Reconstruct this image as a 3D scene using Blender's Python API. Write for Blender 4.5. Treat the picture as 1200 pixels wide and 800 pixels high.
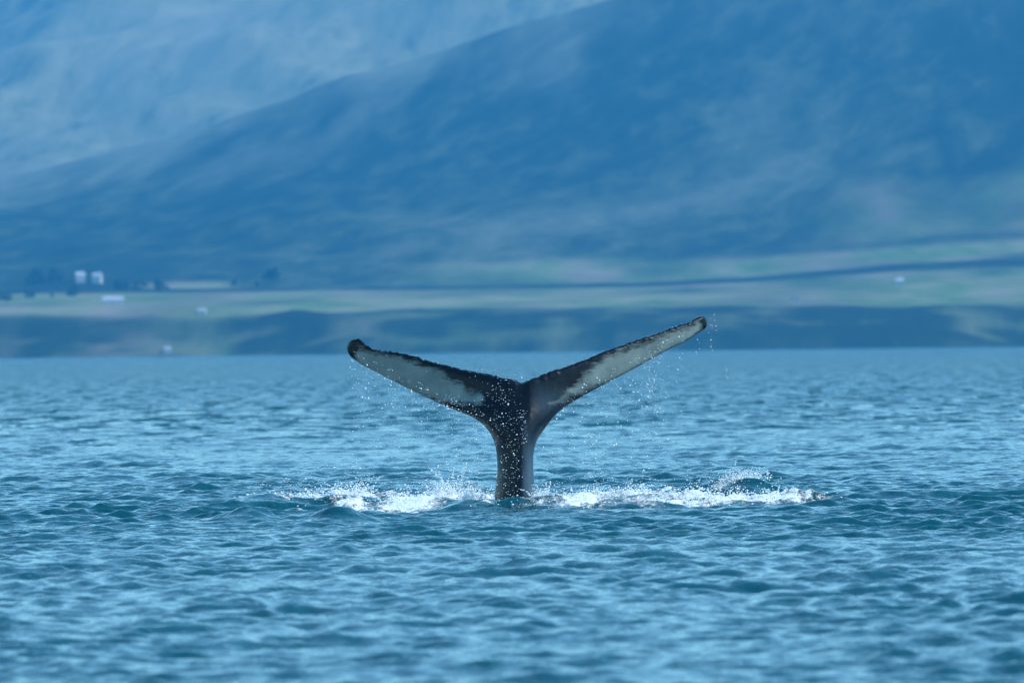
import bpy, math, random
import numpy as np
from mathutils import Vector, Matrix
from mathutils.geometry import delaunay_2d_cdt

for o in list(bpy.data.objects):
    bpy.data.objects.remove(o, do_unlink=True)
scene = bpy.context.scene
col = scene.collection

# ------------------------------------------------------------------ camera
CAM_H = 1.957          # eye height above the sea: low deck of a small boat
DIST = 107.5           # metres to the whale
RAD = 1.0e-4           # radians per photo pixel (300 mm lens, 36 mm sensor, 1200 px)
HORIZON = 410.0        # photo row of the true horizon
cam_d = bpy.data.cameras.new('camera')
cam = bpy.data.objects.new('camera', cam_d)
col.objects.link(cam)
cam.location = (0, 0, CAM_H)
cam.rotation_mode = 'QUATERNION'
look = Matrix.Rotation(math.radians(90) + (HORIZON - 400) * RAD, 4, 'X')
roll = Matrix.Rotation(math.radians(-0.66), 4, 'Z')
cam.rotation_quaternion = (look @ roll).to_quaternion()
cam_d.lens = 300
cam_d.sensor_width = 36
cam_d.clip_start = 0.5
cam_d.clip_end = 60000
cam_d.dof.use_dof = True
cam_d.dof.focus_distance = DIST
cam_d.dof.aperture_fstop = 4.3
scene.camera = cam

# ------------------------------------------------------------------ sky and sun
SUN_EL = math.radians(42)
SUN_AZ = math.radians(95)      # clockwise from +Y (the view direction): from the right
world = bpy.data.worlds.new('World')
scene.world = world
world.use_nodes = True
wn = world.node_tree.nodes
wl = world.node_tree.links
wn.clear()
sky_n = wn.new('ShaderNodeTexSky')
sky_n.sky_type = 'NISHITA'
sky_n.sun_disc = False
sky_n.sun_elevation = SUN_EL
sky_n.sun_rotation = SUN_AZ
sky_n.air_density = 1.0
sky_n.dust_density = 0.3
sky_n.ozone_density = 1.0
bg = wn.new('ShaderNodeBackground')
bg.inputs['Strength'].default_value = 0.15
wo = wn.new('ShaderNodeOutputWorld')
tint = wn.new('ShaderNodeMix'); tint.data_type = 'RGBA'; tint.blend_type = 'MULTIPLY'
tint.inputs[0].default_value = 1.0
tint.inputs[7].default_value = (0.75, 1.08, 1.07, 1)      # the whole sky a clear cyan blue
wl.new(sky_n.outputs[0], tint.inputs[6])
wl.new(tint.outputs[2], bg.inputs['Color'])
wl.new(bg.outputs[0], wo.inputs['Surface'])

sun_d = bpy.data.lights.new('sun', 'SUN')
sun_d.energy = 2.0
sun_d.angle = math.radians(0.53)
sun_d.color = (1.0, 0.975, 0.94)
sun = bpy.data.objects.new('sun', sun_d)
col.objects.link(sun)
sdir = Vector((math.sin(SUN_AZ) * math.cos(SUN_EL), math.cos(SUN_AZ) * math.cos(SUN_EL), math.sin(SUN_EL)))
sun.rotation_mode = 'QUATERNION'
sun.rotation_quaternion = sdir.to_track_quat('Z', 'Y')
sun.location = (60, 60, 80)

vs = scene.view_settings
vs.view_transform = 'Standard'
vs.look = 'None'
vs.exposure = 1.0
vs.gamma = 1.0
vs.use_curve_mapping = False
scene.cycles.use_denoising = True
scene.cycles.max_bounces = 6
scene.cycles.volume_bounces = 0

# ------------------------------------------------------------------ helpers
def tag(o, label=None, cat=None, group=None, kind=None):
    if label: o['label'] = label
    if cat: o['category'] = cat
    if group: o['group'] = group
    if kind: o['kind'] = kind
    return o

def link_mesh(name, verts, faces, mat, parent=None, smooth=False):
    me = bpy.data.meshes.new(name)
    verts = np.asarray(verts, dtype=np.float32)
    if isinstance(faces, np.ndarray):
        n = faces.shape[1]
        me.vertices.add(len(verts))
        me.vertices.foreach_set('co', verts.ravel())
        me.loops.add(faces.size)
        me.loops.foreach_set('vertex_index', faces.astype(np.int32).ravel())
        me.polygons.add(len(faces))
        me.polygons.foreach_set('loop_start', np.arange(0, faces.size, n, dtype=np.int32))
        me.polygons.foreach_set('loop_total', np.full(len(faces), n, dtype=np.int32))
        me.update(calc_edges=True)
    else:
        me.from_pydata([tuple(map(float, v)) for v in verts], [], faces)
        me.update()
    if smooth:
        me.polygons.foreach_set('use_smooth', np.ones(len(me.polygons), dtype=bool))
    if mat: me.materials.append(mat)
    o = bpy.data.objects.new(name, me)
    col.objects.link(o)
    if parent: o.parent = parent
    return o

def add_attr(o, name, values):
    a = o.data.attributes.new(name, 'FLOAT', 'POINT')
    a.data.foreach_set('value', np.asarray(values, dtype=np.float32).ravel())

def grid_faces(nr, nc):
    i = np.arange(nr - 1)[:, None] * nc + np.arange(nc - 1)[None, :]
    return np.stack([i, i + 1, i + nc + 1, i + nc], -1).reshape(-1, 4)

def smooth01(a, b, x):
    t = np.clip((x - a) / (b - a), 0, 1)
    return t * t * (3 - 2 * t)

def vnoise(x, y, seed=0):
    """smooth value noise in -1..1"""
    x = np.asarray(x, dtype=np.float64); y = np.asarray(y, dtype=np.float64)
    xi = np.floor(x).astype(np.int64); yi = np.floor(y).astype(np.int64)
    fx = x - xi; fy = y - yi
    fx = fx * fx * (3 - 2 * fx); fy = fy * fy * (3 - 2 * fy)
    def h(a, b):
        n = (a * 374761393 + b * 668265263 + seed * 974711) & 0xffffffff
        n = ((n ^ (n >> 13)) * 1274126177) & 0xffffffff
        n = n ^ (n >> 16)
        return (n & 0xffff) / 32767.5 - 1
    return (h(xi, yi) * (1 - fx) + h(xi + 1, yi) * fx) * (1 - fy) + (h(xi, yi + 1) * (1 - fx) + h(xi + 1, yi + 1) * fx) * fy

def fbm(x, y, seed=0, octaves=4):
    s = 0; a = 0.5
    for k in range(octaves):
        s = s + a * vnoise(x * 2 ** k + 17.3 * k, y * 2 ** k - 9.1 * k, seed + k)
        a *= 0.5
    return s

def new_mat(name):
    m = bpy.data.materials.new(name)
    m.use_nodes = True
    nt = m.node_tree
    nt.nodes.clear()
    out = nt.nodes.new('ShaderNodeOutputMaterial')
    b = nt.nodes.new('ShaderNodeBsdfPrincipled')
    nt.links.new(b.outputs[0], out.inputs['Surface'])
    return m, nt, b

def node(nt, kind, **kw):
    n = nt.nodes.new(kind)
    for k, v in kw.items():
        if hasattr(n, k): setattr(n, k, v)
        else: n.inputs[k].default_value = v
    return n

def mathn(nt, op, a, b=None, c=None, clamp=False):
    n = nt.nodes.new('ShaderNodeMath'); n.operation = op; n.use_clamp = clamp
    for i, v in enumerate((a, b, c)):
        if v is None: continue
        if isinstance(v, (int, float)): n.inputs[i].default_value = v
        else: nt.links.new(v, n.inputs[i])
    return n.outputs[0]

def ramp(nt, fac, stops):
    r = nt.nodes.new('ShaderNodeValToRGB')
    nt.links.new(fac, r.inputs[0])
    e = r.color_ramp.elements
    while len(e) < len(stops): e.new(0.5)
    for i, (p, c) in enumerate(stops):
        e[i].position = p; e[i].color = (*c, 1) if len(c) == 3 else c
    return r.outputs[0]

def mixc(nt, fac, a, b):
    n = nt.nodes.new('ShaderNodeMix'); n.data_type = 'RGBA'
    for i, v in ((0, fac), (6, a), (7, b)):
        if isinstance(v, (int, float)): n.inputs[i].default_value = v
        elif isinstance(v, tuple): n.inputs[i].default_value = (*v, 1)
        else: nt.links.new(v, n.inputs[i])
    return n.outputs[2]

def attr(nt, name):
    n = nt.nodes.new('ShaderNodeAttribute'); n.attribute_name = name
    return n.outputs['Fac']

def noise(nt, vec, scale, detail=3, rough=0.55, stretch=None):
    if stretch:
        mp = nt.nodes.new('ShaderNodeMapping'); mp.inputs['Scale'].default_value = stretch
        nt.links.new(vec, mp.inputs['Vector']); vec = mp.outputs[0]
    n = nt.nodes.new('ShaderNodeTexNoise')
    n.inputs['Scale'].default_value = scale; n.inputs['Detail'].default_value = detail; n.inputs['Roughness'].default_value = rough
    nt.links.new(vec, n.inputs['Vector'])
    return n.outputs['Fac']

def objco(nt):
    return nt.nodes.new('ShaderNodeTexCoord').outputs['Object']

def plain(name, c, rough=0.8):
    m, nt, b = new_mat(name)
    n = noise(nt, objco(nt), 0.8, 4)
    nt.links.new(mixc(nt, n, tuple(v * 0.8 for v in c), tuple(min(1, v * 1.15) for v in c)), b.inputs['Base Color'])
    b.inputs['Roughness'].default_value = rough
    return m

# ------------------------------------------------------------------ the sea
rng = np.random.default_rng(11)
NW = 130
lam = np.exp(np.linspace(math.log(0.22), math.log(9.0), NW)) * rng.uniform(0.96, 1.04, NW)
kk = 2 * np.pi / lam
ang = rng.normal(math.radians(261), math.radians(37), NW)      # the wind chop runs towards the boat, a little across
KX, KY = kk * np.cos(ang), kk * np.sin(ang)
PH = rng.uniform(0, 2 * np.pi, NW)
SLOPE = 0.275                                                   # rms slope of the geometric chop
shape = np.where(lam < 0.38, (lam / 0.38) ** 0.2, (0.38 / lam) ** 0.95)
AMP = SLOPE * math.sqrt(2) * shape / math.sqrt((shape ** 2).sum()) / kk
CHOP = 0.75

def gust(x, y):
    """patches of ruffled and slicker water"""
    return np.clip(1.0 + 0.85 * fbm(x / 3.2, y / 13.0, 5, 4), 0.45, 1.5)

def gauss(x, y, cx, cy, sx, sy, h):
    return h * np.exp(-((x - cx) / sx) ** 2 - ((y - cy) / sy) ** 2)

# mounds of water thrown up by the tail: x, y, half width, half depth, height
MOUNDS = [(-0.52, 104.0, 0.46, 0.7, 0.18), (-3.25, 106.6, 0.48, 0.7, 0.16), (-3.0, 98.0, 0.36, 0.6, 0.15),
          (-2.0, 97.2, 0.34, 0.5, 0.15), (3.05, 110.5, 0.42, 0.8, 0.23), (2.3, 112.0, 0.35, 0.7, 0.12),
          (-5.9, 98.8, 0.9, 0.7, 0.08), (5.9, 101.0, 0.55, 0.8, 0.09), (1.4, 103.6, 0.8, 0.6, 0.06),
          (-1.6, 109.0, 0.8, 0.8, 0.08), (1.2, 110.0, 0.9, 0.8, 0.06), (6.2, 72.0, 0.5, 0.8, 0.10)]

def foam_field(x, y):
    """0..1 cover of churned white water round the tail"""
    d = np.zeros_like(x)
    for cx, cy, sx, sy, w in [(-1.25, 105.8, 0.85, 1.8, 1.0), (-2.25, 109.5, 0.85, 2.8, 0.9), (-0.6, 109.5, 0.55, 2.6, 1.0),
                              (-2.95, 108.6, 0.55, 2.0, 0.85), (0.55, 107.6, 0.6, 2.4, 1.15), (1.35, 109.0, 0.85, 3.0, 0.8),
                              (2.35, 107.2, 0.8, 2.0, 1.0), (3.1, 107.6, 0.75, 1.3, 0.68), (2.75, 111.5, 0.5, 1.2, 0.75), (1.3, 112.5, 1.1, 1.2, 0.5), (-1.6, 112.5, 1.3, 1.5, 0.5), (0.9, 103.6, 1.3, 0.7, 0.36), (-2.3, 104.2, 1.0, 0.7, 0.36)]:
        d = np.maximum(d, w * np.exp(-(((x - cx) / sx) ** 2 + ((y - cy) / sy) ** 2) ** 1.3))
    n = fbm(x * 2.4, y * 0.7, 31, 5)
    return np.clip(d * 1.12 + n * 1.35 * np.clip(d * 3, 0, 1) - 0.05, 0, 1)

def local_height(x, y):
    h = np.zeros_like(x)
    for m in MOUNDS:
        h += gauss(x, y, *m)
    return h

def sea(x, y, dx, dy):
    """displaced positions of the sea surface at rest points x, y with mesh spacing dx, dy"""
    X = np.zeros_like(x); Y = np.zeros_like(x); Z = np.zeros_like(x)
    g = gust(x, y).astype(np.float32)
    for i in range(NW):
        w = 1 - smooth01(1.0, 2.0, np.maximum(abs(KX[i]) * dx, abs(KY[i]) * dy))
        if w.max() <= 0: continue
        p = (KX[i] * x + KY[i] * y + PH[i]).astype(np.float32)
        a = AMP[i] * w * (g if lam[i] < 2.5 else 1)
        s = np.sin(p); c = np.cos(p)
        Z += a * s
        if CHOP:
            X += CHOP * a * c * (KX[i] / kk[i]); Y += CHOP * a * c * (KY[i] / kk[i])
    Z += local_height(x, y)
    return X, Y, Z

rows = [np.array([-400., -150, -60, -25, -10, 0, 8, 15, 21, 26, 30, 33, 35.5, 37.5, 39.2, 40.6])]
y = 44.0
r = []
while y < 86: r.append(y); y += 0.0011 * y
while y < 125: r.append(y); y += 0.00047 * y
while y < 620: r.append(y); y += max(0.0031 * (y - 100), 0.064)
while y < 7030: r.append(y); y *= 1.022
r.append(7100.0)
ys = np.concatenate(rows + [np.array(r)])
core = np.linspace(-0.078, 0.078, 372)
outer = 0.078 + np.cumsum(0.0006 * 1.19 ** np.arange(42))
us = np.concatenate([-outer[::-1], core, outer])
Yg = np.repeat(ys[:, None], len(us), 1)
reach = np.sqrt(ys ** 2 + 30 ** 2)
Xg = us[None, :] * reach[:, None]
dyg = np.repeat(np.gradient(ys)[:, None], len(us), 1)
dxg = np.gradient(us)[None, :] * reach[:, None]
x32, y32 = Xg.astype(np.float32), Yg.astype(np.float32)
DX, DY, DZ = sea(x32, y32, dxg.astype(np.float32), dyg.astype(np.float32))
near = (Yg > 96) & (Yg < 120) & (np.abs(Xg) < 6)
foam = np.zeros_like(Xg)
foam[near] = foam_field(Xg[near], Yg[near])
lump = np.zeros_like(Xg)
lump[near] = foam[near] * (0.03 + 0.12 * np.maximum(0, fbm(Xg[near] * 3.5, Yg[near] * 1.6, 77, 4)))
V = np.stack([Xg + DX, Yg + DY, DZ + lump], -1).reshape(-1, 3)

mat_water, nt, b = new_mat('sea_water')
co = objco(nt)
n1 = noise(nt, co, 7.0, 3, 0.6, (1.0, 0.55, 1))
n1c = nt.nodes[-1].outputs['Color']
n2 = noise(nt, co, 26.0, 2, 0.5)
n3 = noise(nt, co, 1.3, 3, 0.6, (1.0, 0.6, 1))
n3c = nt.nodes[-1].outputs['Color']
far = attr(nt, 'far')
h = mathn(nt, 'ADD', mathn(nt, 'MULTIPLY', n1, 0.030), mathn(nt, 'MULTIPLY', n2, 0.004))
fo = attr(nt, 'foam')
fn = noise(nt, co, 11.0, 5, 0.65, (1.0, 0.5, 1))
fn2 = noise(nt, co, 55.0, 3, 0.6)
fsum = mathn(nt, 'ADD', mathn(nt, 'MULTIPLY', fo, 1.0), mathn(nt, 'ADD', mathn(nt, 'MULTIPLY', mathn(nt, 'SUBTRACT', fn, 0.5), 2.3), mathn(nt, 'MULTIPLY', mathn(nt, 'SUBTRACT', fn2, 0.5), 1.1)))
fmask = mathn(nt, 'MULTIPLY', mathn(nt, 'MULTIPLY', mathn(nt, 'SUBTRACT', fsum, 0.39), 2.6, clamp=True), mathn(nt, 'MULTIPLY', fo, 6.0, clamp=True))
h = mathn(nt, 'ADD', h, mathn(nt, 'MULTIPLY', mathn(nt, 'MULTIPLY', fn, fmask), 0.05))
# beyond the reach of the modelled waves the chop lives in the normals, a little steeper on the side facing the wind
tilt = nt.nodes.new('ShaderNodeVectorMath'); tilt.operation = 'SUBTRACT'
nt.links.new(n3c, tilt.inputs[0]); tilt.inputs[1].default_value = (0.5, 0.56, 0.5)
# long-crested faces of the larger waves
nf = noise(nt, co, 0.9, 4, 0.62, (1.0, 0.10, 1))
face = mathn(nt, 'MULTIPLY', mathn(nt, 'SUBTRACT', nf, 0.52), 6.0, clamp=True)
cb = nt.nodes.new('ShaderNodeCombineXYZ'); nt.links.new(mathn(nt, 'MULTIPLY', face, -0.42), cb.inputs['Y'])
tilt2 = nt.nodes.new('ShaderNodeVectorMath'); tilt2.operation = 'ADD'
nt.links.new(tilt.outputs[0], tilt2.inputs[0]); nt.links.new(cb.outputs[0], tilt2.inputs[1]); tilt = tilt2
flat_ = nt.nodes.new('ShaderNodeVectorMath'); flat_.operation = 'MULTIPLY'
nt.links.new(tilt.outputs[0], flat_.inputs[0]); flat_.inputs[1].default_value = (1.5, 1.5, 0)
sc_ = nt.nodes.new('ShaderNodeVectorMath'); sc_.operation = 'SCALE'
nt.links.new(flat_.outputs[0], sc_.inputs[0]); nt.links.new(far, sc_.inputs['Scale'])
gn = nt.nodes.new('ShaderNodeNewGeometry').outputs['Normal']
# small crisp ripples riding on the waves everywhere
rp = nt.nodes.new('ShaderNodeVectorMath'); rp.operation = 'SUBTRACT'
nt.links.new(n1c, rp.inputs[0]); rp.inputs[1].default_value = (0.5, 0.5, 0.5)
rp2 = nt.nodes.new('ShaderNodeVectorMath'); rp2.operation = 'MULTIPLY_ADD'
nt.links.new(rp.outputs[0], rp2.inputs[0]); rp2.inputs[1].default_value = (0.36, 0.36, 0); nt.links.new(sc_.outputs[0], rp2.inputs[2])
sc_ = rp2
ad_ = nt.nodes.new('ShaderNodeVectorMath'); ad_.operation = 'ADD'
nt.links.new(gn, ad_.inputs[0]); nt.links.new(sc_.outputs[0], ad_.inputs[1])
nz_ = nt.nodes.new('ShaderNodeVectorMath'); nz_.operation = 'NORMALIZE'
nt.links.new(ad_.outputs[0], nz_.inputs[0])
bump = node(nt, 'ShaderNodeBump'); nt.links.new(nz_.outputs[0], bump.inputs['Normal']); bump.inputs['Strength'].default_value = 1.0; bump.inputs['Distance'].default_value = 1.0
nt.links.new(h, bump.inputs['Height'])
nt.links.new(bump.outputs[0], b.inputs['Normal'])
nt.links.new(mixc(nt, fmask, (0.0, 0.066, 0.094), (0.78, 0.81, 0.83)), b.inputs['Base Color'])
nt.links.new(mathn(nt, 'ADD', mathn(nt, 'MULTIPLY', fmask, 0.6), 0.03), b.inputs['Roughness'])
b.inputs['IOR'].default_value = 1.333
sea_o = link_mesh('sea', V, grid_faces(len(ys), len(us)), mat_water, smooth=True)
add_attr(sea_o, 'foam', foam)
add_attr(sea_o, 'far', np.maximum(np.maximum(smooth01(108, 290, Yg), smooth01(0.07, 0.3, dxg)), smooth01(0.12, 0.5, dyg)))
tag(sea_o, 'choppy teal blue sea with pale sky reflections and white foam', 'sea', kind='structure')

def water_z(x, y):
    x = np.asarray(x, dtype=np.float32); y = np.asarray(y, dtype=np.float32)
    return sea(x, y, np.full_like(x, 0.05), np.full_like(x, 0.08))[2]

# ------------------------------------------------------------------ land across the bay
def px_x(px, d): return (px - 600) * RAD * d
def row_z(row, d): return (HORIZON - row) * RAD * d + CAM_H

# rows below are unrolled rows: row at picture centre
CREST_D = 10500.0
def crest_h(x):
    px = x / (RAD * CREST_D) + 600
    return np.interp(px, [-1800, -600, -150, 0, 200, 400, 560, 720, 1000, 1400, 2200, 4000],
                     [90, 160, 208, 228, 268, 338, 388, 442, 540, 640, 760, 900])

def land_h(x, y):
    shore = 7000 + 45 * vnoise(x / 260, 0 * x, 3) + 18 * vnoise(x / 60, 0 * x, 4)
    t = y - shore
    bl = 36 + 5 * vnoise(x / 400, 0 * x, 9)
    bluff = bl * smooth01(0, 130, t) + 5 * fbm(x / 45, y / 45, 12, 3) * smooth01(10, 60, t) * (1 - smooth01(130, 240, t))
    plain_ = np.clip((t - 130) / 1150, 0, 1) * (34 + 26 * smooth01(100, 520, x))
    q = np.clip((y - 8150 - 120 * vnoise(x / 500, 0 * x, 21)) / (CREST_D - 8150), 0, 1)
    top = np.maximum(crest_h(x) - 75, 20)
    prof = np.where(q < 1, 0.45 * q + 0.55 * q * q, 1)
    hill = top * prof
    hill += fbm(x / 420 + y / 1500, y / 1400, 41, 5) * 48 * smooth01(0, 0.4, q) * (1 - 0.9 * q)
    hill += fbm(x / 90, y / 420, 43, 4) * 20 * smooth01(0.0, 0.3, q) * (1 - 0.6 * q)
    back = np.clip((y - CREST_D) / 1500, 0, 1)
    return -2 + bluff + plain_ + hill * (1 - 0.55 * back * back)

xs = np.linspace(-3600, 3600, 361)
yl = np.concatenate([np.linspace(6900, 7250, 60), np.linspace(7260, 8200, 60), np.linspace(8225, 12000, 120)])
XL, YL = np.meshgrid(xs, yl)
ZL = land_h(XL, YL)

def land_material(name, stops, field_amt):
    m, nt, b = new_mat(name)
    geo = nt.nodes.new('ShaderNodeNewGeometry').outputs['Position']
    big = noise(nt, geo, 0.0026, 5, 0.62, (1, 0.22, 1))
    sk = nt.nodes.new('ShaderNodeVectorMath'); sk.operation = 'MULTIPLY_ADD'     # gullies and bands slant across the slope
    sep = nt.nodes.new('ShaderNodeSeparateXYZ'); nt.links.new(geo, sep.inputs[0])
    cbx = nt.nodes.new('ShaderNodeCombineXYZ')
    nt.links.new(mathn(nt, 'MULTIPLY', sep.outputs['X'], 0.8), cbx.inputs['X'])
    nt.links.new(mathn(nt, 'SUBTRACT', mathn(nt, 'MULTIPLY', sep.outputs['Y'], 0.24), mathn(nt, 'MULTIPLY', sep.outputs['X'], 0.28)), cbx.inputs['Y'])
    fine = noise(nt, cbx.outputs[0], 0.026, 6, 0.7)
    nt.nodes.remove(sk)
    f = mathn(nt, 'ADD', mathn(nt, 'MULTIPLY', big, 0.45), mathn(nt, 'MULTIPLY', fine, 0.55))
    c = ramp(nt, f, stops)
    if field_amt:
        fld = attr(nt, 'field')
        tone = ramp(nt, noise(nt, geo, 0.011, 4, 0.65, (1, 0.25, 1)), [(0.38, (0.13, 0.20, 0.06)), (0.5, (0.22, 0.25, 0.11)), (0.62, (0.29, 0.25, 0.17))])
        c = mixc(nt, fld, c, tone)
        scr = attr(nt, 'scree')
        c = mixc(nt, scr, c, mixc(nt, fine, (0.12, 0.16, 0.10), (0.36, 0.37, 0.27)))
        wd = attr(nt, 'wood')
        c = mixc(nt, wd, c, (0.018, 0.03, 0.014))
    nt.links.new(c, b.inputs['Base Color'])
    b.inputs['Roughness'].default_value = 0.95
    b.inputs['Specular IOR Level'].default_value = 0.1
    return m

mat_land = land_material('moor_and_fields', [(0.36, (0.008, 0.020, 0.010)), (0.47, (0.022, 0.040, 0.018)), (0.56, (0.065, 0.090, 0.042)), (0.68, (0.15, 0.16, 0.10))], True)
land = link_mesh('coastal_slope', np.stack([XL, YL, ZL], -1).reshape(-1, 3), grid_faces(len(yl), len(xs)), mat_land, smooth=True)
tag(land, 'hazy blue green mountainside with coastal fields above a dark bluff', 'hillside', kind='structure')
# land cover: picture column and distance of every land vertex
PX = XL / (RAD * YL) + 600
shore_t = YL - 7000
field = smooth01(118, 150, shore_t + 22 * fbm(XL / 90, YL / 50, 63, 2)) * (1 - smooth01(800, 930, shore_t + 120 * fbm(XL / 300, YL / 300, 64, 2)))
strip2 = smooth01(1060, 1150, shore_t) * (1 - smooth01(1360, 1470, shore_t + 60 * vnoise(XL / 250, YL / 300, 66))) * smooth01(430, 640, PX)
strip3 = smooth01(1000, 1050, shore_t) * (1 - smooth01(1180, 1260, shore_t)) * smooth01(150, 185, PX) * (1 - smooth01(262, 290, PX))
strip4 = smooth01(1380, 1480, shore_t) * (1 - smooth01(1750, 2000, shore_t + 160 * fbm(XL / 160, YL / 200, 69, 3))) * smooth01(900, 1080, PX)
add_attr(land, 'field', np.clip(0.76 + 0.9 * fbm(XL / 70, YL / 220, 101, 4), 0.25, 1) * np.clip(np.maximum.reduce([field, strip2, strip3, strip4 * 0.7, 0.48 * smooth01(5, 25, shore_t) * (1 - smooth01(60, 120, shore_t)) * smooth01(0.02, 0.2, -fbm(XL / 42, YL / 30, 95, 3))]), 0, 1))
# pale scree terraces running up the slope
cr = (YL - 8300) / 2200
line = 0.20 + (PX - 560) / 900 * 0.42
terr = np.exp(-((cr - line) / 0.07) ** 2) * smooth01(480, 640, PX) * (1 - smooth01(900, 1050, PX)) * 0.45
patch = smooth01(0.12, 0.34, fbm(XL / 190 - YL / 900, YL / 900, 90, 5)) * smooth01(0.35, 0.7, cr) * smooth01(560, 680, PX) * (1 - smooth01(850, 950, PX)) * 0.6
rim = smooth01(0.66, 1.02, cr + 0.35 * fbm(XL / 120 - YL / 900, YL / 700, 92, 5)) * (1.0 - 0.8 * smooth01(480, 640, PX))
add_attr(land, 'scree', np.clip(terr * 0.7 + patch * 0.7 + rim, 0, 1))
gap = smooth01(900, 960, shore_t) * (1 - smooth01(1020, 1090, shore_t))
bluffwood = smooth01(8, 25, shore_t) * (1 - smooth01(110, 140, shore_t)) * smooth01(-0.06, 0.14, fbm(XL / 42, YL / 30, 95, 3)) * 0.8
add_attr(land, 'wood', np.clip(gap * np.clip(0.6 + 1.4 * fbm(XL / 80, YL / 300, 111, 3), 0, 0.9) + bluffwood, 0, 1))

# the paler mountain behind
def far_h(x, y):
    px = x / (RAD * 15500) + 600
    top = np.interp(px, [-1200, 0, 300, 700, 1200, 2400], [640, 760, 830, 900, 980, 1000])
    q = np.clip((y - 12200) / 3300, 0, 1.35)
    h = top * np.where(q < 1, q ** 0.9, 1 - 0.9 * (q - 1))
    h += fbm(x / 620, y / 800, 51, 5) * 170 * smooth01(0, 0.4, q)
    return h + 10
xf = np.linspace(-4200, 4200, 240)
yf = np.linspace(12050, 16400, 150)
XF, YF = np.meshgrid(xf, yf)
mat_far = land_material('bare_mountain', [(0.34, (0.06, 0.07, 0.03)), (0.46, (0.24, 0.25, 0.12)), (0.56, (0.34, 0.33, 0.18)), (0.68, (0.42, 0.39, 0.24))], False)
fm = link_mesh('mountain', np.stack([XF, YF, far_h(XF, YF)], -1).reshape(-1, 3), grid_faces(len(yf), len(xf)), mat_far, smooth=True)
tag(fm, 'pale bare mountain fading into haze behind the dark slope', 'mountain', kind='structure')

# ------------------------------------------------------------------ farm buildings on the shore
m_wall = plain('white_render', (0.64, 0.63, 0.61))
m_roof_w = plain('pale_sheet_roof', (0.52, 0.53, 0.54), 0.6)
m_roof_d = plain('slate_roof', (0.16, 0.15, 0.16), 0.6)
m_glass = plain('window_glass', (0.04, 0.05, 0.06), 0.1)
m_door = plain('painted_door', (0.22, 0.10, 0.07), 0.6)

def land_depth(px, row):
    """distance along the view ray of a photo column and unrolled row to the land"""
    ds = np.linspace(6990, 10400, 1400)
    hz = land_h(px_x(px, ds), ds)
    hit = np.nonzero(hz >= row_z(row, ds))[0]
    return float(ds[hit[0]]) if len(hit) else 7400.0

def box(name, x0, x1, y0, y1, z0, z1, mat, parent):
    v = [(x, yy, z) for z in (z0, z1) for yy in (y0, y1) for x in (x0, x1)]
    f = [(0, 2, 3, 1), (4, 5, 7, 6), (0, 1, 5, 4), (2, 6, 7, 3), (0, 4, 6, 2), (1, 3, 7, 5)]
    return link_mesh(name, v, f, mat, parent)

def farm_building(name, cat, px, row, w, dp, eave, ridge, rot, roof_mat, label, chimney=True, door=True, nwin=3):
    row_un = row + (px - 600) * math.tan(math.radians(0.66))
    d = land_depth(px, row_un)
    x = px_x(px, d)
    e = bpy.data.objects.new(name, None); col.objects.link(e)
    e.location = (x, d, float(land_h(np.array([x]), np.array([d]))[0]) - 0.3)
    e.rotation_euler = (0, 0, math.radians(rot))
    tag(e, label, cat)
    hw, hd = w / 2, dp / 2
    v = [(-hw, -hd, -2.5), (hw, -hd, -2.5), (hw, hd, -2.5), (-hw, hd, -2.5), (-hw, -hd, eave), (hw, -hd, eave), (hw, hd, eave), (-hw, hd, eave), (-hw, 0, ridge), (hw, 0, ridge)]
    f = [(0, 1, 5, 4), (2, 3, 7, 6), (1, 2, 6, 9, 5), (3, 0, 4, 8, 7)]
    link_mesh('wall', v, f, m_wall, e)
    o, t = 0.35, 0.22
    k = (ridge - eave) / hd
    ez = eave - o * k
    rv = []
    for sx in (-hw - o, hw + o):
        rv += [(sx, -hd - o, ez + .02), (sx, 0, ridge + .02), (sx, hd + o, ez + .02), (sx, hd + o, ez + t), (sx, 0, ridge + t), (sx, -hd - o, ez + t)]
    rf = [(0, 1, 7, 6), (1, 2, 8, 7), (2, 3, 9, 8), (3, 4, 10, 9), (4, 5, 11, 10), (5, 0, 6, 11), (0, 5, 4, 1), (1, 4, 3, 2), (6, 7, 10, 11), (7, 8, 9, 10)]
    rr = link_mesh('roof', rv, rf, roof_mat, e)
    if chimney:
        box('chimney', hw * 0.3, hw * 0.3 + 0.8, -0.4, 0.4, ridge - 0.4, ridge + 1.1, m_wall, rr)
    n = nwin + (1 if door else 0)
    for i in range(n):
        cx = -hw + w * (i + 0.5) / n
        if door and i == n // 2:
            box('door', cx - 0.5, cx + 0.5, -hd - 0.06, -hd + 0.05, 0.3, 2.4, m_door, e)
        else:
            wv = box('window', cx - 0.6, cx + 0.6, -hd - 0.05, -hd + 0.05, 1.2, 2.5, m_wall, e)
            box('pane', cx - 0.5, cx + 0.5, -hd - 0.07, -hd - 0.03, 1.3, 2.4, m_glass, wv)
    return e

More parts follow.
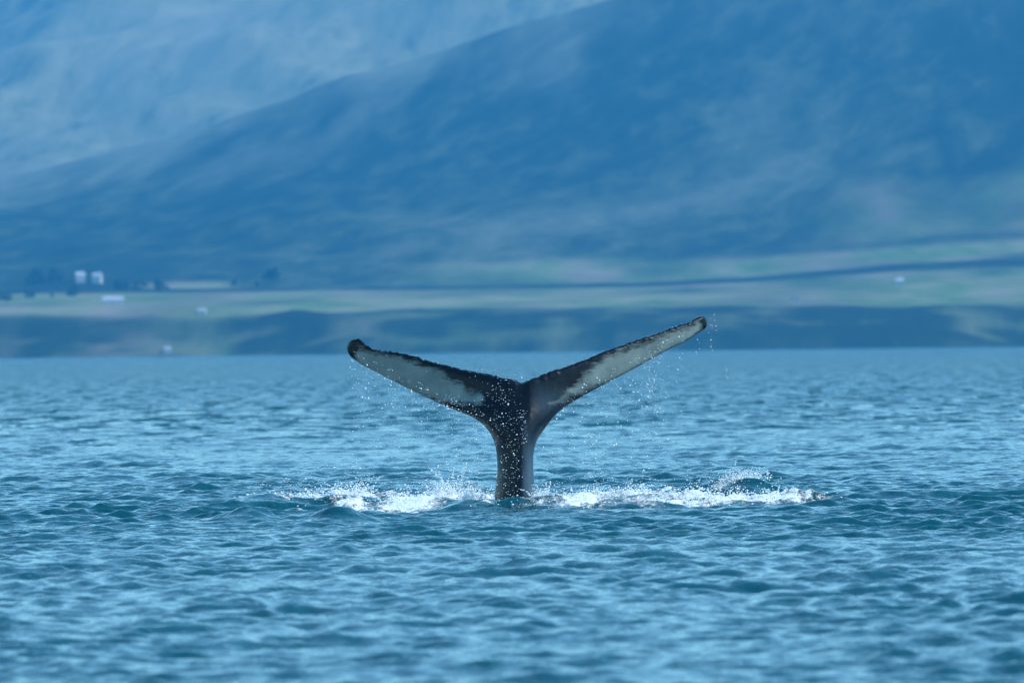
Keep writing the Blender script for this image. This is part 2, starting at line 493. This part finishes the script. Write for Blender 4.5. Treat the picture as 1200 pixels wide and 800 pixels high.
farm_building('farmhouse', 'house', 95, 331, 8.5, 8, 7.0, 10.5, 8, m_roof_w, 'white farmhouse with pale roof, beside the dark grove on the hillside', nwin=2)
farm_building('farmhouse', 'house', 115, 332, 8.0, 8, 7.5, 10.5, -12, m_roof_w, 'white farmhouse with pale roof, between its twin house and the long barn', nwin=2)
farm_building('barn', 'barn', 133, 357, 18, 9, 4.5, 7.5, 4, m_roof_w, 'long low white barn below the two farmhouses', chimney=False, nwin=4)
farm_building('shed', 'shed', 237, 368, 6.5, 5, 2.8, 4.4, -6, m_roof_w, 'small white shed alone in the pale field, next along from the long barn', chimney=False, nwin=1)
farm_building('boathouse', 'boathouse', 196, 413, 5, 5, 2.6, 4.0, 10, m_roof_w, 'small pale boathouse at the foot of the bluff by the waterline', chimney=False, nwin=1)
farm_building('farmhouse', 'house', 1055, 333, 6.5, 6, 3.6, 5.8, 5, m_roof_w, 'lone white farmhouse just below the thin dark strip across the pale fields', nwin=2)
farm_building('shed', 'shed', 932, 354, 7, 6, 3.0, 5.0, 0, m_roof_d, 'tiny dark roofed shed in the pale field, downhill from the lone farmhouse', chimney=False, nwin=1)

# grove beside the farmhouses
m_leaf = plain('grove_foliage', (0.03, 0.05, 0.025), 0.9)
gv, gf = [], []
gr = random.Random(5)
def tuft(c, r):
    base = len(gv)
    for _ in range(46):
        d = Vector((gr.gauss(0, 1), gr.gauss(0, 1), gr.gauss(0, 1))).normalized() * r * gr.uniform(0.55, 1.05)
        p = Vector(c) + Vector((d.x, d.y, d.z * 1.15))
        a = Vector((gr.uniform(-1, 1), gr.uniform(-1, 1), gr.uniform(-1, 1))) * r * 0.42
        q = Vector((gr.uniform(-1, 1), gr.uniform(-1, 1), gr.uniform(-1, 1))) * r * 0.42
        k = len(gv)
        gv.extend([p + a, p + q, p - a, p - q]); gf.append((k, k + 1, k + 2, k + 3))
for cpx, crow, n, sp in [(55, 328, 26, 15), (78, 346, 5, 12), (168, 338, 9, 26), (25, 350, 5, 18), (300, 330, 6, 25)]:
    ru = crow + (cpx - 600) * math.tan(math.radians(0.66))
    d0 = land_depth(cpx, ru); x0 = px_x(cpx, d0)
    for _ in range(n):
        x = x0 + gr.uniform(-sp, sp); yy = d0 + gr.uniform(-70, 70)
        z = float(land_h(np.array([x]), np.array([yy]))[0]); rr = gr.uniform(2, 5)
        tuft((x, yy, z + rr * 0.9), rr)
grove = link_mesh('grove', gv, gf, m_leaf)
tag(grove, 'dark clumps of trees on the slope round the white farmhouses', 'trees', kind='stuff')

# ------------------------------------------------------------------ the whale's tail
S = RAD * DIST
def P(px, row):      # photo pixel (rolled) to metres in the tail's own plane, z above the sea
    row_un = row + (px - 600) * math.tan(math.radians(0.66))
    return ((px - 600) * S, (HORIZON - row_un) * S + CAM_H)

trail = [(417, 397), (421, 398), (427, 404), (438, 408.5), (450, 411), (470, 413.5), (480, 416), (494, 420.5), (510, 425), (530, 430), (550, 434), (570, 438), (590, 442), (604, 445.5), (611, 448.5),
         (619, 445), (632, 440), (645, 435), (667.5, 428), (683, 422.5), (701, 414.5), (719, 408), (739.5, 401), (757.5, 395), (775.5, 389), (791, 383.5), (809, 377.5), (819, 372), (826, 370)]
rest = [(830, 372.5), (831.5, 377), (830.6, 382.6), (826, 387), (820.5, 390), (807, 399), (789, 407.5), (771, 417), (753, 427), (735, 436.6), (717, 445.8), (699, 455), (681, 465), (667.5, 473), (656, 481),
        (647, 489.5), (638, 501), (630, 512), (626, 521), (623.6, 533.5), (623.2, 551.5), (624, 565), (624.8, 580), (626, 600), (631, 640), (640, 690), (650, 740), (655, 790),
        (605, 815), (552, 790), (556, 740), (565, 690), (573, 640), (577, 600), (578, 580), (579.6, 563), (581.2, 551.5), (580.8, 536), (578.6, 520), (574, 509), (567, 499.5), (560, 493.5), (550, 487.5), (530, 479.5), (510, 471), (490, 462),
        (470, 452), (450, 441.5), (430, 431.5), (420, 426), (409.5, 418.5), (405.5, 412.5), (404.5, 407), (407, 401), (411, 398)]

def dense(pts, step, closed=False):
    pts = [np.array(p, float) for p in pts]
    out = []
    n = len(pts)
    for i in range(n if closed else n - 1):
        p0, p1, p2, p3 = (pts[(i + k) % n] if closed else pts[min(max(i + k, 0), n - 1)] for k in (-1, 0, 1, 2))
        m = max(1, int(np.linalg.norm(p2 - p1) / step))
        for j in range(m):
            t = j / m
            # centripetal-like Catmull-Rom, lightly tightened
            m1 = (p2 - p0) * 0.42; m2 = (p3 - p1) * 0.42
            L = np.linalg.norm(p2 - p1)
            for mm in (m1, m2):
                q = np.linalg.norm(mm)
                if q > L: mm *= L / q
            out.append((2 * t ** 3 - 3 * t ** 2 + 1) * p1 + (t ** 3 - 2 * t ** 2 + t) * m1 + (-2 * t ** 3 + 3 * t ** 2) * p2 + (t ** 3 - t ** 2) * m2)
    if not closed: out.append(pts[-1])
    return np.array(out)

tr = dense(trail, 0.8)
rs = dense([trail[-1]] + rest + [trail[0]], 1.8)[1:-1]
# knobbly trailing edge
rk = np.random.default_rng(3)
arc = np.concatenate([[0], np.cumsum(np.linalg.norm(np.diff(tr, axis=0), axis=1))])
kn = 0.75 * vnoise(arc / 3.1, 0 * arc, 7) + 0.85 * vnoise(arc / 1.5, 0 * arc + 3, 8)
tr[:, 1] += kn * np.where(tr[:, 0] < 611, 1.0, 0.65) * smooth01(0, 12, np.abs(tr[:, 0] - 611))
outline = np.concatenate([tr, rs])
def seg_dist(pts, poly, closed=True):
    a = poly; bb = np.roll(poly, -1, 0) if closed else poly[1:]
    if not closed: a = poly[:-1]
    best = np.full(len(pts), 1e9)
    for p, q in zip(a, bb):
        d = q - p; L = max(d @ d, 1e-9)
        t = np.clip(((pts - p) @ d) / L, 0, 1)
        best = np.minimum(best, np.linalg.norm(pts - (p + t[:, None] * d), axis=1))
    return best
def inside(pts, poly):
    c = np.zeros(len(pts), bool)
    a = poly; bb = np.roll(poly, -1, 0)
    for (x1, y1), (x2, y2) in zip(a, bb):
        if y1 == y2: continue
        cross = ((y1 > pts[:, 1]) != (y2 > pts[:, 1])) & (pts[:, 0] < (x2 - x1) * (pts[:, 1] - y1) / (y2 - y1) + x1)
        c ^= cross
    return c
gx, gy = np.meshgrid(np.arange(400, 836, 1.8), np.arange(366, 820, 1.8))
gx = gx + (np.arange(gx.shape[0]) % 2)[:, None] * 0.9
gp = np.stack([gx.ravel(), gy.ravel()], -1)
gp = gp[inside(gp, outline)]
gp = gp[seg_dist(gp, outline) > 1.0]
nb = len(outline)
allp = np.concatenate([outline, gp])
cdt = delaunay_2d_cdt([Vector(p) for p in allp], [(i, (i + 1) % nb) for i in range(nb)], [], 1, 1e-5)
vp = np.array([tuple(v) for v in cdt[0]])
tris = np.array([f for f in cdt[2]], dtype=np.int64)
dist = seg_dist(vp, outline)
on_edge = dist < 1e-3
side_x = np.abs(vp[:, 0] - 608)
# half thickness of the flukes: rounded edge, thicker towards the root
half = 2.4 + 7.0 * np.exp(-(side_x / 95) ** 2)
tdist = seg_dist(vp, tr, False)
e = np.clip(dist / np.maximum(half * 1.9, 4), 0, 1)
flk = half * np.sqrt(np.clip(1 - (1 - e) ** 2, 0, 1))
# tail stock: deep, with a keel ridge running up to the notch
keel_x = 610.5
stock = smooth01(452, 520, vp[:, 1])
wl_ = np.where(vp[:, 0] < keel_x, 31 + 0.10 * np.clip(vp[:, 1] - 600, 0, 300), 14.5 + 0.16 * np.clip(vp[:, 1] - 600, 0, 300))
flare = 1 + 1.6 * (1 - smooth01(470, 525, vp[:, 1]))
rr_ = np.clip(np.abs(vp[:, 0] - keel_x) / (wl_ * flare), 0, 1)
depth = 24 + 10 * smooth01(520, 600, vp[:, 1]) + 0.12 * np.clip(vp[:, 1] - 600, 0, 300)
ridge = depth * (np.sqrt(np.clip(1 - rr_ ** 1.7, 0, 1)) * 0.72 + 0.28 * (1 - rr_)) * stock
ed = np.clip(dist / 9, 0, 1)
ridge = ridge * np.sqrt(np.clip(1 - (1 - ed) ** 2, 0, 1))
front = np.maximum(flk, 0) + ridge
rear = flk + ridge * 0.9
# median surface: the blades sweep back from the keel and cup a little, tips curl away
sgn = np.where(vp[:, 0] < 611, -1, 1)
mid = 0.44 * np.maximum(side_x - 12, 0) * (1 - stock * 0.6) + 0.0006 * side_x ** 2
mid += 0.05 * (vp[:, 1] - 450) * (1 - stock) * smooth01(10, 80, side_x)
row_u = vp[:, 1] + (vp[:, 0] - 600) * math.tan(math.radians(0.66))
wx = (vp[:, 0] - 600) * S
wz = (HORIZON - row_u) * S + CAM_H
wy_f = DIST + (mid - front) * S
wy_b = DIST + (mid + rear) * S
n0 = len(vp)
back_idx = np.arange(n0) + n0
back_idx[on_edge] = np.nonzero(on_edge)[0]
keep = ~on_edge
remap = -np.ones(2 * n0, int); 
used = np.concatenate([np.arange(n0), np.nonzero(keep)[0] + n0])
remap[used] = np.arange(len(used))
verts = np.concatenate([np.stack([wx, wy_f, wz], -1), np.stack([wx, wy_b, wz], -1)])[used]
# front faces look towards the camera (-y)
a, b_, c_ = (vp[tris[:, k]] for k in range(3))
area = (b_[:, 0] - a[:, 0]) * (c_[:, 1] - a[:, 1]) - (b_[:, 1] - a[:, 1]) * (c_[:, 0] - a[:, 0])
ftri = np.where((area > 0)[:, None], tris[:, ::-1], tris)
btri = back_idx[ftri][:, ::-1]
faces = remap[np.concatenate([ftri, btri])]

# pale undersides: signed distance (pixels) to two patches
pale_l = [(418, 407), (424, 406.5), (428, 409), (440, 413), (470, 418.5), (494, 426), (512, 432), (524, 439), (538, 447), (552, 456), (563, 462), (567, 469), (562, 475), (550, 476), (538, 473), (528, 474), (512, 473), (490, 466), (470, 457), (450, 447), (430, 437), (418, 429), (412, 421), (416, 413)]
pale_r = [(643, 474), (655, 466), (664, 455), (676, 448), (684, 438), (692, 431), (702, 423), (720, 413), (740, 405.5), (760, 399), (780, 392), (800, 385), (814, 379.5), (822, 374.5), (824, 379), (824, 389), (815, 397), (808, 405), (790, 413), (772, 423), (754, 433), (736, 443), (718, 450), (708, 452), (699, 453), (688, 456), (676, 463), (664, 469), (652, 473)]
def sdist(poly):
    poly = np.array(poly, float)
    d = seg_dist(vp, poly)
    return np.where(inside(vp, poly), d, -d)
pale = np.maximum(sdist(pale_l), sdist(pale_r))
pale_b = np.full(n0, -20.0)      # the upper side is black
PALE = np.concatenate([pale, pale_b])[used]
RIGHT = smooth01(600, 640, np.concatenate([vp[:, 0], vp[:, 0]])[used])

mat_skin, nt, b = new_mat('whale_skin')
co = objco(nt)
streak = noise(nt, co, 9.0, 5, 0.65, (0.45, 1.0, 1.6))
speck = noise(nt, co, 55.0, 3, 0.6)
pl = attr(nt, 'pale')
edge = mathn(nt, 'ADD', pl, mathn(nt, 'ADD', mathn(nt, 'MULTIPLY', mathn(nt, 'SUBTRACT', streak, 0.5), 24.0), mathn(nt, 'MULTIPLY', mathn(nt, 'SUBTRACT', speck, 0.5), 5.0)))
pm = mathn(nt, 'MULTIPLY', mathn(nt, 'ADD', edge, 2.0), 0.13, clamp=True)
scar = mathn(nt, 'MULTIPLY', mathn(nt, 'SUBTRACT', noise(nt, co, 17.0, 5, 0.7, (0.6, 1.0, 1.3)), 0.56), 7.0, clamp=True)
mott = noise(nt, co, 3.2, 5, 0.6)
white = ramp(nt, mott, [(0.3, (0.10, 0.14, 0.145)), (0.6, (0.18, 0.225, 0.225))])
white = mixc(nt, mathn(nt, 'MULTIPLY', scar, 0.5), white, (0.12, 0.13, 0.13))
lit_flank = mathn(nt, 'MULTIPLY', attr(nt, 'lit_flank'), ramp(nt, noise(nt, co, 7.0, 5, 0.7, (1.6, 1, 0.4)), [(0.3, (0.45, 0.45, 0.45)), (0.65, (1, 1, 1))]))
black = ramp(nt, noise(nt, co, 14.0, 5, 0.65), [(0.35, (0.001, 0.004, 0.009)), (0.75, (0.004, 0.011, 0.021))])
black = mixc(nt, lit_flank, black, (0.038, 0.068, 0.105))
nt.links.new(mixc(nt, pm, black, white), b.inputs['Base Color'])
b.inputs['Specular IOR Level'].default_value = 0.32
b.inputs['Roughness'].default_value = 0.30
b.inputs['IOR'].default_value = 1.3
bp = node(nt, 'ShaderNodeBump'); bp.inputs['Strength'].default_value = 0.18; bp.inputs['Distance'].default_value = 0.02
nt.links.new(mathn(nt, 'ADD', noise(nt, co, 30.0, 4, 0.6, (1, 1, 0.4)), mathn(nt, 'MULTIPLY', mott, 1.5)), bp.inputs['Height'])
nt.links.new(bp.outputs[0], b.inputs['Normal'])
whale = link_mesh('whale', verts - np.array([0.06, DIST, 0]), faces.astype(np.int64), mat_skin, smooth=True)
whale.location = (0.06, DIST, 0)
add_attr(whale, 'pale', PALE)
fl = smooth01(606, 617, vp[:, 0] + 2.5 * fbm(vp[:, 0] / 6, vp[:, 1] / 20, 3, 3)) * smooth01(478, 560, vp[:, 1])  # paler right side of the stock: its sunlit look painted into the skin colour
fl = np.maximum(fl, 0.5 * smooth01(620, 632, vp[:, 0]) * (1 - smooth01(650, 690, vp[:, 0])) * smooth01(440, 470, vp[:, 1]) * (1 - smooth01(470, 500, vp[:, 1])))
add_attr(whale, 'lit_flank', np.concatenate([fl, fl * 0])[used])
tag(whale, 'black whale tail with pale undersides raised upright out of the sea', 'whale')

# ------------------------------------------------------------------ spray and churned foam
PHI = (1 + 5 ** 0.5) / 2
ICO = np.array([(-1, PHI, 0), (1, PHI, 0), (-1, -PHI, 0), (1, -PHI, 0), (0, -1, PHI), (0, 1, PHI), (0, -1, -PHI), (0, 1, -PHI), (PHI, 0, -1), (PHI, 0, 1), (-PHI, 0, -1), (-PHI, 0, 1)]) / math.sqrt(1 + PHI ** 2)
ICOF = np.array([(0, 11, 5), (0, 5, 1), (0, 1, 7), (0, 7, 10), (0, 10, 11), (1, 5, 9), (5, 11, 4), (11, 10, 2), (10, 7, 6), (7, 1, 8), (3, 9, 4), (3, 4, 2), (3, 2, 6), (3, 6, 8), (3, 8, 9), (4, 9, 5), (2, 4, 11), (6, 2, 10), (8, 6, 7), (9, 8, 1)])
def drops(name, pos, rad, stretch, mat):
    pos = np.asarray(pos); rad = np.asarray(rad)
    n = len(pos)
    sc = np.stack([rad, rad, rad * stretch], -1)
    v = (pos[:, None, :] + ICO[None] * sc[:, None, :]).reshape(-1, 3)
    f = (ICOF[None] + (np.arange(n) * 12)[:, None, None]).reshape(-1, 3)
    return link_mesh(name, v, f, mat, smooth=True)

def water_drop_mat(name, c, trans):
    m, nt, b = new_mat(name)
    nv = noise(nt, objco(nt), 5.0, 2)
    nt.links.new(mixc(nt, nv, tuple(v * 0.94 for v in c), c), b.inputs['Base Color'])
    b.inputs['Roughness'].default_value = 0.25
    b.inputs['IOR'].default_value = 1.333
    b.inputs['Transmission Weight'].default_value = trans
    return m
m_drop = water_drop_mat('spray_drops', (0.93, 0.95, 0.96), 0.15)
m_foam = water_drop_mat('foam_froth', (0.84, 0.87, 0.88), 0.0)
dr = np.random.default_rng(21)

def tail_front(px, row):
    """depth of the tail's front surface near a photo pixel"""
    d2 = (vp[:, 0] - px) ** 2 + (vp[:, 1] - row) ** 2
    return wy_f[int(np.argmin(d2))]

pos, rad, stv = [], [], []
def add_drop(px, row, y, r_px, st=1.2):
    row_un = row + (px - 600) * math.tan(math.radians(0.66))
    k = y / DIST
    pos.append(((px - 600) * S * k, y, (HORIZON - row_un) * S * k + CAM_H)); rad.append(r_px * S * 0.82); stv.append(st)

# water streaming down in front of the stock
for _ in range(620):
    row = dr.uniform(455, 590) if dr.random() < 0.85 else dr.uniform(430, 470)
    wleft = 30 if row > 520 else 30 + (520 - row) * 0.75
    px = 604 - abs(dr.normal(0, 0.5)) * wleft + dr.normal(0, 5)
    if row > 515: px = max(px, 580)
    add_drop(px, row, DIST - 0.42 - dr.uniform(0, 0.5), min(0.25 * math.exp(dr.normal(0.0, 0.55)), 1.1), dr.uniform(1, 1.5) if dr.random() < 0.9 else dr.uniform(2, 3.5))
for _ in range(70):
    row = dr.uniform(480, 525)
    add_drop(612 + dr.normal(0, 3.0), row, DIST - 0.45 - dr.uniform(0, 0.3), 0.27 * math.exp(dr.normal(0.1, 0.5)), 1.4)
# curtains falling off the blades
def curtain(x0, x1, n, fall, lead, front_bias):
    cl = [(dr.uniform(x0, x1), dr.uniform(2, 11)) for _ in range(16)]
    for _ in range(n):
        c = cl[dr.integers(len(cl))]
        px = dr.normal(c[0], c[1]) if dr.random() < 0.75 else dr.uniform(x0, x1)
        base = np.interp(px, lead[0], lead[1])
        row = base - 14 + abs(dr.exponential(fall)) if dr.random() < 0.8 else base + dr.uniform(0, 95)
        if row > 592 or row < base - 30: continue
        add_drop(px, row, DIST - dr.uniform(-0.2, 0.9) - 0.1, min(0.30 * math.exp(dr.normal(0.1, 0.5)), 1.3), dr.uniform(1, 1.8))
lead_l = ([405, 430, 470, 510, 550, 575], [416, 432, 452, 471, 487, 505])
lead_r = ([630, 647, 681, 717, 753, 789, 831, 880], [512, 490, 465, 446, 427, 407, 390, 385])
curtain(410, 572, 760, 55, lead_l, 1)
curtain(640, 800, 640, 62, lead_r, 1)
curtain(480, 560, 190, 22, lead_l, 1)
curtain(690, 770, 320, 70, lead_r, 1)
for px, r0, r1, n in [(834, 372, 412, 22), (851, 420, 444, 10), (741, 440, 470, 9), (818, 395, 420, 7), (838, 366, 390, 6)]:
    for _ in range(n):
        add_drop(px + dr.normal(0, 1.3), dr.uniform(r0, r1), DIST + 0.5 + dr.normal(0, 0.1), 0.3 * math.exp(dr.normal(0.2, 0.4)), 1.4)
# beads along the trailing edge
for _ in range(60):
    i = dr.integers(len(tr)); px, row = tr[i]
    add_drop(px + dr.normal(0, 1), row - dr.uniform(0, 2.0), tail_front(px, row) - 0.02, 0.28 * math.exp(dr.normal(0.1, 0.4)), 1.0)
sp = drops('water_spray', pos, rad, np.array(stv), m_drop)
tag(sp, 'white water drops streaming off the raised whale tail', 'spray', kind='stuff')

# froth thrown up from the churned water
N = 170000
x = dr.uniform(-4.0, 4.2, N); yv = dr.uniform(103.0, 115.5, N)
ff = foam_field(x, yv)
cl = smooth01(0.0, 0.45, fbm(x * 3.1, yv * 1.2, 55, 4))
keepm = dr.random(N) < (ff ** 1.6) * (0.2 + 0.8 * cl) * 0.5
x, yv, ff, cl = x[keepm], yv[keepm], ff[keepm], cl[keepm]
hgt = dr.exponential(1.0, len(x)) * (0.03 + 0.11 * cl * ff)
z = water_z(x, yv) + foam_field(x, yv) * 0.06 + np.minimum(hgt, 0.40)
rd = 0.0044 * np.exp(dr.normal(0, 0.5, len(x))) * np.where(hgt > 0.12, 0.8, 1.3)
fpos = [np.stack([x, yv, z], -1)]; frad = [rd]
# the taller jet just left of the stock and smaller ones
for cpx, top, w, n, yy in [(526, 0.50, 0.10, 1000, 109.0), (540, 0.26, 0.16, 700, 108.6), (556, 0.22, 0.14, 450, 108.2), (505, 0.17, 0.2, 420, 108.8), (400, 0.24, 0.2, 620, 109.0), (372, 0.18, 0.22, 520, 108.6),
                           (632, 0.20, 0.07, 320, 107.2), (855, 0.22, 0.16, 480, 110.6), (880, 0.17, 0.18, 380, 110.8), (700, 0.10, 0.3, 420, 107.6), (805, 0.12, 0.25, 520, 106.8), (470, 0.14, 0.25, 450, 106.2), (905, 0.10, 0.25, 330, 107.2), (330, 0.12, 0.2, 260, 108.2), (745, 0.12, 0.2, 300, 110)]:
    cx = (cpx - 600) * RAD * yy
    for sub in range(6):
        k = int(n * 0.2)
        tx = dr.normal(0, w * 0.8); lean = dr.normal(0, 0.5); tall = top * dr.uniform(0.35, 1.0)
        t = dr.beta(1.0, 2.8, k)
        hh = t * tall
        jx = cx + tx + lean * hh + dr.normal(0, 1, k) * w * (0.22 + 0.25 * t)
        jy = yy + dr.normal(0, 0.25, k)
        fpos.append(np.stack([jx, jy, water_z(jx, jy) + 0.02 + hh], -1))
        frad.append(0.0052 * np.exp(dr.normal(0, 0.5, k)) * (1.25 - 0.6 * t))
    # thrown strands, each a ballistic arc breaking into drops
    for strand in range(int(8 + n / 45)):
        m = int(dr.integers(8, 26))
        bx_, by_ = cx + dr.normal(0, w * 0.8), yy + dr.normal(0, 0.3)
        vx, vz = dr.normal(0, 0.28), top * dr.uniform(0.4, 1.25)
        t = np.sort(dr.uniform(0.05, dr.uniform(0.5, 1.3), m))
        jx = bx_ + vx * t + dr.normal(0, 0.006, m)
        jz = 0.02 + vz * (1.9 * t - 0.95 * t * t) + dr.normal(0, 0.006, m)
        fpos.append(np.stack([jx, np.full(m, by_), float(water_z(np.array([bx_]), np.array([by_]))[0]) + jz], -1))
        frad.append(0.0058 * np.exp(dr.normal(0, 0.35, m)) * (1.2 - 0.45 * t))
fpos = np.concatenate(fpos); frad = np.clip(np.concatenate(frad), 0.0022, 0.016)
fr = drops('foam', fpos, frad, np.ones(len(fpos)), m_foam)
tag(fr, 'white froth thrown up on the water round the tail', 'foam', kind='stuff')
print('TRIS sea', len(sea_o.data.polygons) * 2, 'foam drops', len(fpos), 'spray', len(pos), 'whale', len(whale.data.polygons))

# ------------------------------------------------------------------ the air
HZ = bpy.data.materials.new('sea_haze')
HZ.use_nodes = True
HZ.node_tree.nodes.clear()
ho = HZ.node_tree.nodes.new('ShaderNodeOutputMaterial')
hv = HZ.node_tree.nodes.new('ShaderNodeVolumePrincipled')
hv.inputs['Color'].default_value = (0.045, 0.40, 0.84, 1)
hv.inputs['Density'].default_value = 7.4e-5
hv.inputs['Anisotropy'].default_value = 0.0
HZ.node_tree.links.new(hv.outputs[0], ho.inputs['Volume'])
top = float(max(ZL.max(), far_h(XF, YF).max())) + 15
print('TRIS total', sum(sum(len(p.vertices) - 2 for p in o.data.polygons) if len(o.data.polygons) < 5000 else len(o.data.polygons) * (len(o.data.polygons[0].vertices) - 2) for o in bpy.data.objects if o.type == 'MESH'))
hz = box('haze', -13000, 13000, -700, 17000, -8, top, HZ, None)
tag(hz, 'thin blue sea haze over the bay and hills', 'haze', kind='stuff')
